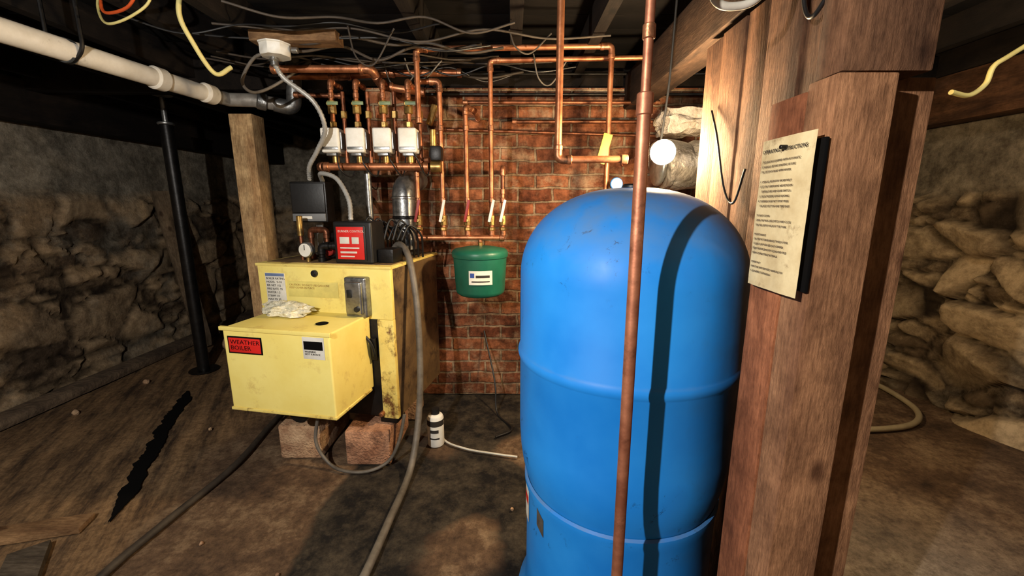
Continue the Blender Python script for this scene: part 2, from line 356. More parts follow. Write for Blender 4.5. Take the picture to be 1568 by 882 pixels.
def floor():
    m,nt,N,L,bs=new_mat('dirty_concrete')
    at=N.new('ShaderNodeAttribute'); at.attribute_name='st'; sp=N.new('ShaderNodeSeparateColor'); L.new(at.outputs['Color'],sp.inputs[0])
    tc=N.new('ShaderNodeTexCoord')
    n=N.new('ShaderNodeTexNoise'); n.inputs['Scale'].default_value=3; n.inputs['Detail'].default_value=14; n.inputs['Roughness'].default_value=.78; L.new(tc.outputs['Object'],n.inputs['Vector'])
    r=N.new('ShaderNodeValToRGB'); cr=r.color_ramp; cr.elements[0].position=.34; cr.elements[0].color=lin((62,46,35)); cr.elements[1].position=.7; cr.elements[1].color=lin((186,158,124))
    e=cr.elements.new(.5); e.color=lin((120,94,70)); L.new(n.outputs['Fac'],r.inputs[0])
    mp=N.new('ShaderNodeMapping'); mp.inputs['Rotation'].default_value=(0,0,math.radians(-26)); L.new(tc.outputs['Object'],mp.inputs['Vector'])
    mp2=N.new('ShaderNodeMapping'); mp2.inputs['Scale'].default_value=(7,.9,1); L.new(mp.outputs[0],mp2.inputs['Vector'])
    ns=N.new('ShaderNodeTexNoise'); ns.inputs['Scale'].default_value=1.6; ns.inputs['Detail'].default_value=12; ns.inputs['Roughness'].default_value=.75; L.new(mp2.outputs[0],ns.inputs['Vector'])
    rs=ramp(N,.38,lin((54,38,26)),.62,lin((194,154,108))); L.new(ns.outputs['Fac'],rs.inputs[0])
    ms=N.new('ShaderNodeMixRGB')
    sm=N.new('ShaderNodeMath'); sm.operation='MULTIPLY'; sm.inputs[1].default_value=.75; L.new(sp.outputs[2],sm.inputs[0]); L.new(sm.outputs[0],ms.inputs[0]); L.new(r.outputs[0],ms.inputs[1]); L.new(rs.outputs[0],ms.inputs[2])
    n3=N.new('ShaderNodeTexNoise'); n3.inputs['Scale'].default_value=6; n3.inputs['Detail'].default_value=14; n3.inputs['Roughness'].default_value=.8; L.new(tc.outputs['Object'],n3.inputs['Vector'])
    rk=N.new('ShaderNodeValToRGB'); ck=rk.color_ramp; ck.elements[0].position=.42; ck.elements[0].color=lin((24,20,18)); ck.elements[1].position=.72; ck.elements[1].color=lin((104,92,74)); L.new(n3.outputs['Fac'],rk.inputs[0])
    s=N.new('ShaderNodeMath'); s.operation='MULTIPLY_ADD'; L.new(n3.outputs['Fac'],s.inputs[0]); s.inputs[1].default_value=.7
    L.new(sp.outputs[0],s.inputs[2]); r2=ramp(N,.66,B0,.8,W1); L.new(s.outputs[0],r2.inputs[0])
    mx=N.new('ShaderNodeMixRGB'); L.new(r2.outputs[0],mx.inputs[0]); L.new(ms.outputs[0],mx.inputs[1]); L.new(rk.outputs[0],mx.inputs[2])
    mg=N.new('ShaderNodeMixRGB'); mg.inputs[2].default_value=lin((180,174,162))
    s3=N.new('ShaderNodeMath'); s3.operation='MULTIPLY'; L.new(sp.outputs[1],s3.inputs[0]); L.new(n3.outputs['Fac'],s3.inputs[1]); L.new(s3.outputs[0],mg.inputs[0]); L.new(mx.outputs[0],mg.inputs[1])
    n9=N.new('ShaderNodeTexNoise'); n9.inputs['Scale'].default_value=34; n9.inputs['Detail'].default_value=10; n9.inputs['Roughness'].default_value=.8; L.new(tc.outputs['Object'],n9.inputs['Vector'])
    r9=ramp(N,.4,(.45,.42,.4,1),.56,W1); L.new(n9.outputs['Fac'],r9.inputs[0])
    m9=N.new('ShaderNodeMixRGB'); m9.blend_type='MULTIPLY'; m9.inputs[0].default_value=.8; L.new(mg.outputs[0],m9.inputs[1]); L.new(r9.outputs[0],m9.inputs[2])
    L.new(m9.outputs[0],bs.inputs['Base Color']); bs.inputs['Roughness'].default_value=.8; bs.inputs['Specular IOR Level'].default_value=.3
    b=N.new('ShaderNodeBump'); b.inputs['Strength'].default_value=.8; b.inputs['Distance'].default_value=.035; L.new(n3.outputs['Fac'],b.inputs['Height']); L.new(b.outputs[0],bs.inputs['Normal'])
    bm=bmesh.new(); g=[]; cols=[]; st=.05
    nx=int(6.6/st); ny=int(7.9/st)
    for i in range(nx+1):
        row=[]
        for j in range(ny+1):
            x=-3.5+6.6*i/nx; y=-1.65+7.9*j/ny
            z=-.008+.007*noise.fractal(Vector((x*2,y*2,3)),1,2,4)
            w=noise.noise(Vector((x*2.5,y*2.5,8)))*.16
            dx=max(-.84-x,x-.95,0)-w; dy=max(.75-y,y-3.0,0)-w
            stn=1-min(1,max(0,math.hypot(max(dx,0),max(dy,0))/.16))  # dark area: soot stain with cast shade painted in too
            gr=1-min(1,math.hypot(x-1.55,y-1.25)/.8)  # pale round patch: lit floor right of the posts, painted into the colour
            pk=max(0,min(1,(-1.6-x-w)/.15))
            row.append(bm.verts.new((x,y,z))); cols.append((stn*.6,max(0,gr),pk,1))
        g.append(row)
    for i in range(nx):
        for j in range(ny): bm.faces.new((g[i][j],g[i+1][j],g[i+1][j+1],g[i][j+1])).smooth=True
    me=bpy.data.meshes.new('floor'); bm.to_mesh(me); bm.free(); me.materials.append(m)
    ca=me.color_attributes.new(name='st',type='FLOAT_COLOR',domain='POINT')
    for k,c in enumerate(cols): ca.data[k].color=c
    ob=bpy.data.objects.new('floor',me); sc.collection.objects.link(ob)
floor()

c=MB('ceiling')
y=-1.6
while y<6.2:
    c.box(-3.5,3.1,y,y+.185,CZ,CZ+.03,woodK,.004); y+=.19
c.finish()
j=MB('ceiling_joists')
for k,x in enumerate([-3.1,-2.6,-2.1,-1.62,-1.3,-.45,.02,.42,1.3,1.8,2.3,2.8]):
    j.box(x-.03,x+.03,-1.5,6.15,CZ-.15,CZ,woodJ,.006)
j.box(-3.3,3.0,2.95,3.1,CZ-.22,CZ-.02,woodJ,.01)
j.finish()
s=MB('sill_beam')
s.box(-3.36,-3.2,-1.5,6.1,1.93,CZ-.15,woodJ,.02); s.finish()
s=MB('sill_beam')
s.box(2.76,2.90,-1.5,6.1,1.90,CZ-.15,wood('sill_brown',(112,78,52),(54,36,26),'Y'),.03); s.finish()
s=MB('concrete_curb') 
s.box(-3.34,-3.18,-1.5,6.1,0,.07,mat('curb_concrete',(120,100,78),.95,0,col2=(64,50,38),scale=5,bump=.6,bscale=30),.03); s.finish()

ch=MB('brick_chimney')
ch.box(-.95,1.45,2.9,3.6,0,2.13,brick,.01); ch.finish()

# ------------------------------------------------------------------ pressure tank
TC=(.357,1.27)
t=MB('blue_pressure_tank')
prof=[(0,.02),(.335,.0),(.338,.012),(.334,.03),(.312,.055),(.306,.1),(.305,.3),(.307,.47),(.313,.492),(.313,.508),(.306,.514)]
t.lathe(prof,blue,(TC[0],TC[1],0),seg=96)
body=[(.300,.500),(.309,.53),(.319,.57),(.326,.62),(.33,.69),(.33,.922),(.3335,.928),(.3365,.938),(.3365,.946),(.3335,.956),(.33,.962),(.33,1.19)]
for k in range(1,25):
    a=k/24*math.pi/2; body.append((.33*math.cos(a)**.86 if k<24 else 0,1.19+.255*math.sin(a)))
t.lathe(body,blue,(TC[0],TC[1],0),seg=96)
t.cyl((TC[0],TC[1],1.44),(TC[0],TC[1],1.455),.03,blackpl)
t.patch(TC,.3085,205,212,.41,.47,alum,skew=-.02)
t.patch(TC,.3085,180,192,.36,.48,paper); t.patch(TC,.309,181,191,.42,.45,red)
t.patch(TC,.3315,172,181.5,.98,1.12,paper); t.patch(TC,.332,172,181,1.02,1.04,red)
t.finish()

p=MB('copper_riser_pipe')
px,py=.247,.83
p.cyl((px,py,0),(px,py,1.575),.0128,copperF,24,.05)
p.cyl((px,py,1.56),(px,py,1.60),.0152,copperF)
p.cyl((px,py,1.59),(px,py,CZ-.01),.0088,copperF,20,.05)
p.cyl((px,py,0),(px,py,.02),.02,solder)
p.cyl((px,py,1.69),(px,py,1.715),.0116,solder)
p.finish()

# ------------------------------------------------------------------ boiler
BM=Matrix.Translation((-.62,2.1,0))@Matrix.Rotation(math.radians(-11),4,'Z')
b=MB('oil_boiler')
b.box(-.775,-.004,.02,.65,.235,1.065,sideB,.006)
b.box(-.78,0,0,.03,.80,1.075,yellow,.006)
b.box(-.09,0,-.002,.03,.24,.80,yellowR,.005)
b.box(-.78,-.09,.012,.03,.24,.80,steelD,.004)
b.box(-.79,.004,-.004,.655,1.066,1.082,yellowR,.005)
b.box(-.76,-.02,.05,.62,1.08,1.085,sideB,.002)
b.box(-.70,-.137,-.342,.01,.415,.824,yellow,.010,seg=3)
b.box(-.71,-.127,-.352,-.335,.812,.832,yellow,.004)
b.box(-.705,-.132,-.346,-.02,.405,.42,yellowR,.004)
b.lathe([(0,0),(.028,0),(.03,.003),(.024,.005),(0,.005)],black,(-.27,-.2,.8245))
b.cyl((-.42,-.25,.36),(-.42,.02,.36),.055,steelD)
b.cyl((-.30,-.2,.38),(-.30,.0,.38),.04,steelD)
def FR(x,z,y=-.0045): return Matrix.Translation((x,y,z))@Matrix.Rotation(math.pi/2,4,'X')
b.box(-.735,-.615,-.003,0,.86,1.03,paper,.0005)
b.box(-.733,-.617,-.0036,-.003,1.012,1.028,mat('blue_header',(110,130,170),.6,0,bump=0),.0002)
b.text("BOILER RATING\nMODEL  V-74\nIBR NET 112\nFIRE RATE .95\nWATER 1.2\nSTEAM 1.0\nMAX PSI 30",.016,ink,FR(-.728,.995),ls=1.2)
b.box(-.60,-.30,-.003,0,.905,.99,mat('faded_label',(244,226,128),.6,0,bump=0),.0005)
b.text("CAUTION  DO NOT USE GASOLINE\nKEEP COVER IN PLACE",.015,mat('faint_ink',(176,140,70),.7,0,bump=0),FR(-.59,.965))
b.lathe([(0,0),(.018,0),(.018,.012),(.008,.014),(.008,.022),(0,.022)],blackpl,(-.43,0,1.035),axis='-Y')
b.box(-.675,-.49,-.3445,-.342,.70,.785,black,.0005)
b.box(-.668,-.497,-.346,-.3445,.707,.778,red,.0005)
b.text("WEATHER\nBOILER",.03,black,FR(-.66,.748,-.3465),sx=1.15,ls=.95)
b.box(-.275,-.165,-.3445,-.342,.70,.805,paper,.0005)
b.box(-.268,-.172,-.346,-.3445,.745,.785,black,.0005)
b.text("WARNING\nHOT SURFACE",.012,ink,FR(-.265,.732,-.3465))
b.box(-.235,-.115,-.05,0,.82,1.03,galv,.012,seg=3)
b.box(-.222,-.13,-.072,-.048,.84,1.01,alum,.012,seg=3)
b.box(-.205,-.18,-.08,-.07,.93,.97,blackpl,.003)
b.cyl((-.155,-.07,.87),(-.155,-.085,.87),.014,blackpl)
b.tube(catmull([(-.17,-.03,.82),(-.165,-.04,.75),(-.12,-.03,.68),(-.11,-.02,.62),(-.13,.0,.58)]),.008,blackpl)
b.box(-.13,-.10,-.02,.0,.58,.70,steelD,.004)
b.box(-.76,-.66,.02,.12,.2,.24,steelD,.004); b.box(-.12,-.02,.02,.12,.2,.24,steelD,.004)
b.cyl((-.09,-.03,.27),(-.09,.01,.27),.013,solder)
bb=bmesh.new(); bmesh.ops.create_icosphere(bb,subdivisions=4,radius=1)
for v in bb.verts:
    n=noise.noise(v.co*2.2+Vector((3,1,0)))*.5+noise.noise(v.co*5)*.25
    v.co*= (1+n); v.co=Vector((v.co.x*.13,v.co.y*.065,max(-.02,v.co.z*.048)))
b.add(bb,glassp,Matrix.Translation((-.55,-.09,.85)))
b.box(-.345,-.125,.06,.20,1.083,1.305,blackpl,.012,seg=3)
b.box(-.325,-.155,.05,.062,1.10,1.285,blackpl,.004)
b.box(-.318,-.165,.046,.051,1.108,1.278,red,.001)
b.text("BURNER CONTROL",.017,paper,FR(-.308,1.25,.0455))
b.box(-.30,-.245,.045,.047,1.19,1.225,paper,.0003); b.box(-.30,-.205,.045,.047,1.14,1.15,paper,.0003); b.box(-.30,-.22,.045,.047,1.12,1.127,paper,.0003); b.box(-.23,-.19,.045,.047,1.19,1.225,paper,.0003)
b.box(-.30,-.19,.045,.047,1.165,1.172,paper,.0003)
b.box(-.12,-.03,.10,.22,1.083,1.16,steelD,.01)
b.box(-.36,-.28,.22,.32,1.083,1.2,blackpl,.01)
for k in range(12):
    x=-.32+.027*k
    b.tube(catmull([(x,.2,1.2),(x+.03,.24,1.3+random.uniform(-.03,.05)),(x+.07,.3,1.22),(x+.05,.36,1.09)],8),.006,blackpl)
b.cyl((-.52,.08,1.08),(-.52,.08,1.15),.012,brass)
b.cyl((-.52,.09,1.15),(-.52,.055,1.15),.042,alum,28); b.cyl((-.52,.056,1.15),(-.52,.053,1.15),.036,white,28)
b.box(-.522,-.518,.051,.053,1.15,1.178,ink,0)
b.pipe([(-.45,.1,1.08),(-.45,.1,1.17),(-.36,.12,1.17)],.017,steelD,steelD,.02)
b.pipe([(-.58,.2,1.08),(-.58,.2,1.25),(-.48,.2,1.25),(-.48,.2,1.08)],.014,copperD,copperD,.02)
b.cyl((-.60,.14,1.22),(-.60,.14,1.33),.016,brass); b.cyl((-.60,.14,1.08),(-.60,.14,1.22),.01,copperD)
b.pipe([(-.50,.24,1.08),(-.50,.24,1.21),(-.38,.24,1.21),(-.38,.24,1.10)],.018,steelD,steelD,.02)
b.cyl((-.44,.17,1.14),(-.44,.29,1.14),.045,steelD); b.cyl((-.44,.14,1.14),(-.44,.18,1.14),.03,redh)
b.cyl((-.14,.50,1.08),(-.14,.50,1.12),.095,steelD)
b.tube(fillet([(-.14,.50,1.10),(-.14,.50,1.50),(-.14,.72,1.55)],.08),.07,galv,24)
b.cyl((-.14,.50,1.30),(-.14,.50,1.325),.075,steelD); b.cyl((-.14,.50,1.42),(-.14,.50,1.44),.075,alum)
b.finish(BM)

bl=MB('concrete_block'); bl.box(-1.29,-1.06,2.10,2.5,0,.20,cinder,.012); bl.finish()
bl=MB('concrete_block'); bl.box(-.90,-.66,2.04,2.45,0,.20,mat('reddish_block',(204,152,116),.95,0,col2=(140,94,68),scale=9,bump=.8,bscale=80,dirt=(70,46,34),dscale=7,dpos=(.52,.68)),.012); bl.finish()
bl=MB('concrete_block'); bl.box(-1.25,-.62,2.52,2.72,0,.20,cinder,.012); bl.finish()

x=MB('relay_control_box')
x.box(-1.27,-1.065,2.45,2.56,1.29,1.52,steelD,.008)
x.box(-1.262,-1.073,2.44,2.452,1.345,1.51,blackpl,.006)
x.box(-1.262,-1.073,2.438,2.45,1.297,1.34,mat('grey_face',(110,112,114),.5,0,bump=0),.003)
x.box(-1.24,-1.15,2.436,2.44,1.31,1.325,paper,.001)
x.box(-1.19,-1.15,2.56,2.58,1.10,1.5,galv,.003)
x.box(-1.20,-1.14,2.5,2.6,1.092,1.105,galv,.003)
x.finish()
def ribbed(name,pts,r,m,n=14):
    o=MB(name); pp=catmull(pts,n); o.tube(pp,r,m,12,rf=lambda t,i:1.12 if i%2 else .92); o.finish()
flexm=mat('flex_conduit_grey',(200,198,192),.45,.3,col2=(150,148,142),bump=0)
ribbed('flexible_conduit',[(-1.155,2.2,2.07),(-1.12,2.22,2.0),(-1.0,2.25,1.9),(-.975,2.30,1.78),(-1.05,2.36,1.68),(-1.13,2.42,1.6),(-1.16,2.47,1.53)],.0115,flexm)
ribbed('flexible_conduit',[(-1.10,2.5,1.525),(-1.06,2.40,1.56),(-.96,2.36,1.53),(-.88,2.3,1.42),(-.86,2.26,1.31)],.012,flexm)
o=MB('ceiling_junction_box')
o.lathe([(0,0),(.066,0),(.07,.005),(.07,.05),(.075,.052),(.075,.058),(0,.058)],white,(-1.14,2.2,2.09),seg=8)
o.cyl((-1.15,2.2,2.05),(-1.15,2.2,2.09),.018,alum); o.cyl((-1.15,2.2,2.07),(-1.15,2.2,2.08),.024,alum)
o.cyl((-1.06,2.2,2.12),(-1.03,2.2,2.12),.014,alum)
o.finish()
o=MB('ceiling_plank'); o.box(-1.24,-.83,2.16,2.26,2.15,2.2,woodX,.004); o.finish()

# ------------------------------------------------------------------ zone manifold
z=MB('zone_valve_manifold')
cols=[-.99,-.854,-.708,-.57]; ZY=2.45
z.pipe([(-1.06,ZY,1.60),(-.47,ZY,1.60)],.021,copper,solder)
z.pipe([(-1.30,ZY+.0,2.11),(-.76,ZY+.0,2.11),(-.74,ZY+.10,2.05),(-.5,ZY+.12,2.02)],.020,copper,solder)
for i,cx in enumerate(cols):
    z.cyl((cx,ZY,1.60),(cx,ZY,1.99),.0125,copper)
    z.pipe([(cx,ZY,1.96),(cx,ZY,2.05),(cx,ZY+.14,2.05)],.0125,copper,solder,.02)
    z.cyl((cx,ZY,1.62),(cx,ZY,1.665),.019,brass); z.cyl((cx,ZY,1.81),(cx,ZY,1.84),.019,brass,6)
    z.box(cx-.035,cx+.035,ZY-.045,ZY+.045,1.655,1.675,alum,.006)
    z.box(cx-.05,cx+.05,ZY-.07,ZY+.06,1.67,1.80,white,.012,seg=3)
    z.box(cx-.043,cx+.043,ZY-.074,ZY-.068,1.685,1.70,alum,.002)
    z.box(cx+.05,cx+.058,ZY-.05,ZY+.05,1.69,1.78,alum,.003)
    z.cyl((cx,ZY,1.88),(cx,ZY,1.95),.024,brass,8); z.cyl((cx,ZY-.05,1.925),(cx,ZY,1.925),.012,brass)
    z.box(cx-.005,cx+.055,ZY-.058,ZY-.05,1.916,1.934,mat('valve_lever',(120,140,100),.5,0,bump=0),.003)
    z.cyl((cx+.055,ZY+.02,1.62),(cx+.055,ZY+.02,2.0),.011,copperD)
    z.cyl((cx+.055,ZY+.02,1.86),(cx+.055,ZY+.02,1.9),.018,brass,6)
    z.tube(catmull([(cx+.03,ZY-.06,1.67),(cx+.05,ZY-.08,1.58+.02*i),(cx+.09,ZY,1.55),(cx+.1,ZY+.06,1.7)],8),.004,blackpl)
z.cyl((-.86,ZY+.12,1.09),(-.86,ZY+.12,1.60),.02,galv)
z.pipe([(-1.06,ZY,1.60),(-1.09,ZY+.02,1.60)],.021,solder,solder)
z.cyl((-.46,ZY,1.60),(-.40,ZY,1.60),.03,brass); z.box(-.455,-.39,ZY-.04,ZY+.04,1.63,1.71,steelD,.012)
z.cyl((-.44,ZY,1.71),(-.44,ZY,1.80),.018,brass)
z.cyl((-.48,ZY+.1,1.84),(-.44,ZY+.1,1.95),.02,brass,8)
z.finish()

d=MB('copper_supply_manifold'); DY=2.5
d.pipe([(-.57,DY,1.197),(-.045,DY,1.197)],.016,copper,solder)
def valve(o,x,y,zc,h,sgn=1):
    o.cyl((x,y,zc-.03),(x,y,zc+.03),.02,brass,8); o.cyl((x,y-.035,zc),(x,y,zc),.009,brass)
    o.box(x-.008,x+.008,y-.045,y-.036,zc-.01,zc+.12,h,.003,rot=(0,.22*sgn,0))
colx=[(-.55,1.60),(-.405,2.06),(-.262,1.92),(-.12,2.167),(-.054,1.5)]
for i,(cx,zt) in enumerate(colx):
    d.cyl((cx,DY,1.197),(cx,DY,min(zt,1.9)),.0135 if i<4 else .011,copper)
    valve(d,cx+.0,DY,1.30,[redh,white,redh,white,white][i])
    d.cyl((cx,DY,1.40),(cx,DY,1.43),.017,solder); d.cyl((cx,DY,1.21),(cx,DY,1.24),.018,solder)
    d.cyl((cx,DY,1.24),(cx,DY,1.26),.021,brass,6)
d.pipe([(-.55,DY,1.55),(-.55,DY,1.64),(-.47,DY-.02,1.64)],.0125,copper,solder,.02)
d.pipe([(-.405,DY,1.8),(-.405,DY,2.06),(-.54,DY,2.06)],.0145,copper,solder,.03)
d.pipe([(-.262,DY,1.8),(-.262,DY,1.93),(-.22,DY+.1,1.93),(-.22,DY+.38,1.93)],.0135,copper,solder,.02)
d.pipe([(-.12,DY,1.8),(-.12,DY,2.167),(.735,DY-.05,2.167)],.0135,copper,solder,.03)
d.pipe([(-.054,DY,1.45),(-.054,DY,1.6),(-.054,DY+.15,1.6),(-.054,DY+.38,1.6)],.0115,copperD,solder,.02)
d.cyl((-.19,DY,1.17),(-.19,DY,1.2),.012,solder)
d.finish()

e=MB('green_expansion_tank')
EC=(-.19,2.47)
e.lathe([(0,.850),(.08,.853),(.125,.862),(.142,.876),(.146,.89),(.157,1.07),(.158,1.085),(.164,1.09),(.166,1.10),(.166,1.115),(.162,1.125),(.15,1.135),(.08,1.148),(0,1.15)],green,(EC[0],EC[1],0),seg=56)
e.cyl((EC[0],EC[1]+.03,1.145),(EC[0],EC[1]+.03,1.170),.014,brass)
e.patch(EC,.1572,250,300,.945,1.025,paper,14)
e.patch(EC,.158,253,262,.985,1.012,mat('blue_ink',(40,70,150),.6,0,bump=0)); e.patch(EC,.158,265,294,.985,1.0,ink); e.patch(EC,.158,256,294,.96,.967,ink)
e.finish()

def P(pts,r=.0125,m=copper,bend=.035,name='copper_water_pipe',ends=True):
    o=MB(name); o.pipe(pts,r,m,solder,bend,ends=ends); return o.finish()
P([(-.50,2.38,1.82),(-.50,2.38,2.185),(.52,2.38,2.20),(.52,2.38,1.05),(.52,2.38,.3)],.0145)
P([(.20,1.9,CZ-.01),(.20,1.9,1.585),(.50,1.88,1.585)],.0155)
P([(-.30,2.72,2.0),(.9,2.72,2.0)],.012,copperD)
P([(0.0,2.78,1.9),(.95,2.78,1.9)],.012,copperD)
P([(-.45,2.82,1.86),(.95,2.82,1.82)],.010,copperD)
P([(-1.35,2.65,2.13),(-1.0,2.62,2.12),(-.76,2.7,2.16),(-.3,2.7,2.16)],.02,copper)
P([(-1.34,2.75,2.05),(-1.05,2.78,2.05)],.014,copperD)
P([(.735,2.45,2.2),(.735,2.45,1.7),(.735,2.6,1.65),(.735,2.88,1.65)],.0115)
for zz in (2.08,2.2):
    P([(-.7,2.86,zz),(1.4,2.86,zz)],.009,steelD,name='electrical_conduit')
v=MB('pvc_drain_pipe')
v.tube([(-1.98,1.0,2.03),(-1.80,2.62,2.03)],.045,pvc,28)
v.cyl((-1.835,2.3,2.03),(-1.828,2.37,2.03),.056,pvc,28); v.cyl((-1.79,2.60,2.03),(-1.785,2.68,2.03),.054,pvc,28)
gd=mat('grey_drain',(170,164,154),.5,.2,col2=(112,106,98),bump=.1)
v.tube([(-1.80,2.6,2.03),(-1.76,2.78,2.03),(-1.62,2.80,2.03),(-1.50,2.86,2.02)],.04,gd,24)
v.tube(fillet([(-1.52,2.85,2.02),(-1.42,2.9,2.0),(-1.40,2.9,2.2),(-1.40,2.9,2.34)],.08),.045,galv,24)
v.cyl((-1.60,2.80,2.03),(-1.55,2.83,2.02),.05,galv,24)
v.tube(fillet([(-1.955,1.93,2.34),(-1.955,1.93,2.03),(-1.88,1.93,1.975),(-1.81,1.93,2.03),(-1.81,1.93,2.34)],.05),.008,steelD,8)
v.cyl((-1.885,1.91,2.03),(-1.88,1.95,2.03),.0495,mat('hanger_grey',(80,84,86),.5,.3,bump=0),28)
v.text("3 IN PVC DWV",.022,ink,Matrix.Translation((-1.908,1.45,2.048))@Matrix.Rotation(math.radians(83.6),4,'Z')@Matrix.Rotation(math.pi/2,4,'X'))
v.finish()

o=MB('wood_support_post'); o.box(-1.83,-1.68,2.86,3.0,0,1.965,woodP,.006); o.finish()
o=MB('steel_lally_column')
o.cyl((-2.63,3.36,0),(-2.63,3.36,.012),.11,steelD,24); o.cyl((-2.63,3.36,0),(-2.63,3.36,1.98),.045,steelD,28,.05)
o.cyl((-2.63,3.36,1.98),(-2.63,3.36,2.0),.055,galv); o.cyl((-2.63,3.36,2.0),(-2.63,3.36,2.18),.018,galv); o.cyl((-2.63,3.36,2.19),(-2.63,3.36,2.2),.07,galv)
o.finish()
o=MB('leaning_board'); o.box(-.07,.07,-.012,.012,0,1.5,wood('grey_board',(140,122,100),(80,68,54)),.003)
ob=o.finish(Matrix.Translation((-3.0,3.9,.02))@Matrix.Rotation(math.radians(-8),4,'Y')@Matrix.Rotation(math.radians(70),4,'Z'))
bl=MB('stone_rubble') 
for (xx,yy,ss) in [(-2.75,3.95,.09),(-2.85,3.65,.04),(-2.3,4.2,.08),(-2.95,2.6,.02),(-2.9,3.1,.02),(-1.9,2.4,.010),(-1.3,1.5,.008),(-.9,1.35,.007),(.0,1.7,.008)]:
    q=bmesh.new(); bmesh.ops.create_icosphere(q,subdivisions=3,radius=ss)
    for vv in q.verts: vv.co*=1+.35*noise.noise(vv.co*(.9/ss)+Vector((xx,yy,0)))
    bl.add(q,cinder,Matrix.Translation((xx,yy,ss*.6)))
bl.finish()

# ------------------------------------------------------------------ right wooden posts, partition, sign
o=MB('wood_stud_post')
o.box(.54,.640,.745,.82,0,1.612,woodD,.004)
o.box(.538,.60,.823,.927,0,1.60,woodR,.004)
o.box(.548,.70,.752,.82,1.615,CZ-.15,woodB,.005)
o.box(.602,.775,.822,.86,0,1.625,woodD,.004)
o.finish()
o=MB('board_partition')
yy=.90; k=0
while yy<1.60:
    w=[.14,.1,.16,.12,.15,.13,.11][k%7]
    o.box(.72+.004*(k%2),.742+.004*(k%2),yy,yy+w-.006,[0,.02,0,.04][k%4],1.98-.004*k,woodB,.003); yy+=w; k+=1
o.box(.747,.80,.90,1.62,1.84,1.92,woodB,.003)
o.finish()
o=MB('ceiling_beam'); o.box(.72,.86,.90,2.88,1.99,CZ-.15,wood('beam_brown',(84,62,46),(40,29,22),'Y'),.012); o.finish()

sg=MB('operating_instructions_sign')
sg.box(.529,.536,.740,.872,1.24,1.51,black,.002)  # black plate added behind the sign, stands in for its shadow
SM=Matrix.Translation((.514,.895,1.230))@Matrix.Rotation(math.radians(-90),4,'Z')@Matrix.Rotation(math.pi/2,4,'X')
bb=bmesh.new(); g=[]
nn=14
for i in range(nn+1):
    row=[]
    for jx in range(nn+1):
        u=i/nn;vv=jx/nn
        row.append(bb.verts.new((u*.156,vv*.292,.004*math.sin(u*3)+.002*noise.noise(Vector((u*3,vv*3,0))))))
    g.append(row)
for i in range(nn):
    for jx in range(nn): bb.faces.new((g[i][jx],g[i+1][jx],g[i+1][jx+1],g[i][jx+1]))
sg.add(bb,paperOld,SM)
L0=.0065
sg.text("OPERATING | INSTRUCTIONS",.0098,ink,SM@Matrix.Translation((.013,.266,L0)),sx=1)
body_lines=["THIS BOILER IS EQUIPPED WITH AUTOMATIC","CONTROLS. BEFORE STARTING, BE SURE","THE SYSTEM IS FILLED WITH WATER.","","1. OPEN ALL RADIATOR VALVES FULLY.","2. SET THE THERMOSTAT ABOVE ROOM","    TEMPERATURE AND CLOSE SWITCH.","3. CHECK PRESSURE GAUGE READING.","4. IF BURNER DOES NOT START PRESS","    THE RESET BUTTON ONE TIME ONLY.","","TO SHUT DOWN","OPEN THE MAIN LINE SWITCH AND CLOSE","THE FUEL SUPPLY VALVE AT THE TANK.","","MAINTENANCE","OIL THE MOTOR BEARINGS TWICE A YEAR.","CLEAN FLUE PASSAGES EACH SUMMER.","KEEP THE BOILER ROOM CLEAN AND FREE","FROM COMBUSTIBLE MATERIALS.","","IMPORTANT","HAVE THE UNIT SERVICED ANNUALLY BY","A QUALIFIED TECHNICIAN."]
sg.text("\n".join(body_lines),.0056,mat('faded_ink',(112,96,74),.8,0,bump=0),SM@Matrix.Translation((.015,.248,L0)),sx=1.0,ls=1.7)
sg.cyl((.498,.813,1.502),(.52,.813,1.502),.004,steelD)
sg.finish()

# ------------------------------------------------------------------ bulb, duct, misc near it
bu=MB('bare_light_bulb')
bulbm=mat('bulb_glow',(255,222,172),.3,0,bump=0,emit=1000)
BC=(.622,1.80,1.605)
pr=[(0,-.05)]
for k in range(1,17):
    a=-math.pi/2+k/16*math.pi*.86; pr.append((max(0,.05*math.cos(a)),.05*math.sin(a)))
pr+= [(.016,.066)]
ax=Vector((.25,.9,.1)).normalized(); B_=Vector(BC)
bu.lathe(pr,bulbm,BC,axis=ax,seg=28)
bu.cyl(B_+ax*.06,B_+ax*.12,.022,white)
bu.tube(catmull([B_+ax*.12,B_+ax*.18+Vector((0,0,.05)),B_+ax*.2+Vector((.02,0,.3)),(.70,1.98,2.3)]),.005,blackpl)
bu.finish()
du=MB('foil_wrapped_duct')
pp=[Vector((.80+.03*i,2.36+.004*i,1.60+.01*math.sin(i))) for i in range(21)]
du.tube(pp,.125,foil,36,rf=lambda t,i:1+.04*math.sin(i*2.1)+.03*math.sin(i*.9)) 
du.cyl((.78,2.36,1.60),(.81,2.36,1.60),.11,alum); du.finish(ang=60)
du=MB('insulation_batt')
q=bmesh.new(); bmesh.ops.create_cube(q,size=1); bmesh.ops.subdivide_edges(q,edges=q.edges[:],cuts=10,use_grid_fill=True)
for vv in q.verts: vv.co=Vector((vv.co.x*.36,vv.co.y*.2,vv.co.z*.12))+noise.noise_vector(vv.co*4)*.035
du.add(q,rag,Matrix.Translation((1.06,2.6,1.86))); du.finish(ang=80)
tg=MB('yellow_valve_tag') 
tg.box(.455,.50,2.26,2.264,1.60,1.75,mat('tag_yellow',(206,172,50),.6,0,bump=0),.001,rot=(0,.25,0))
tg.finish()
tg=MB('blue_gate_valve'); tg.cyl((.56,2.33,1.50),(.56,2.36,1.50),.03,brass,8)
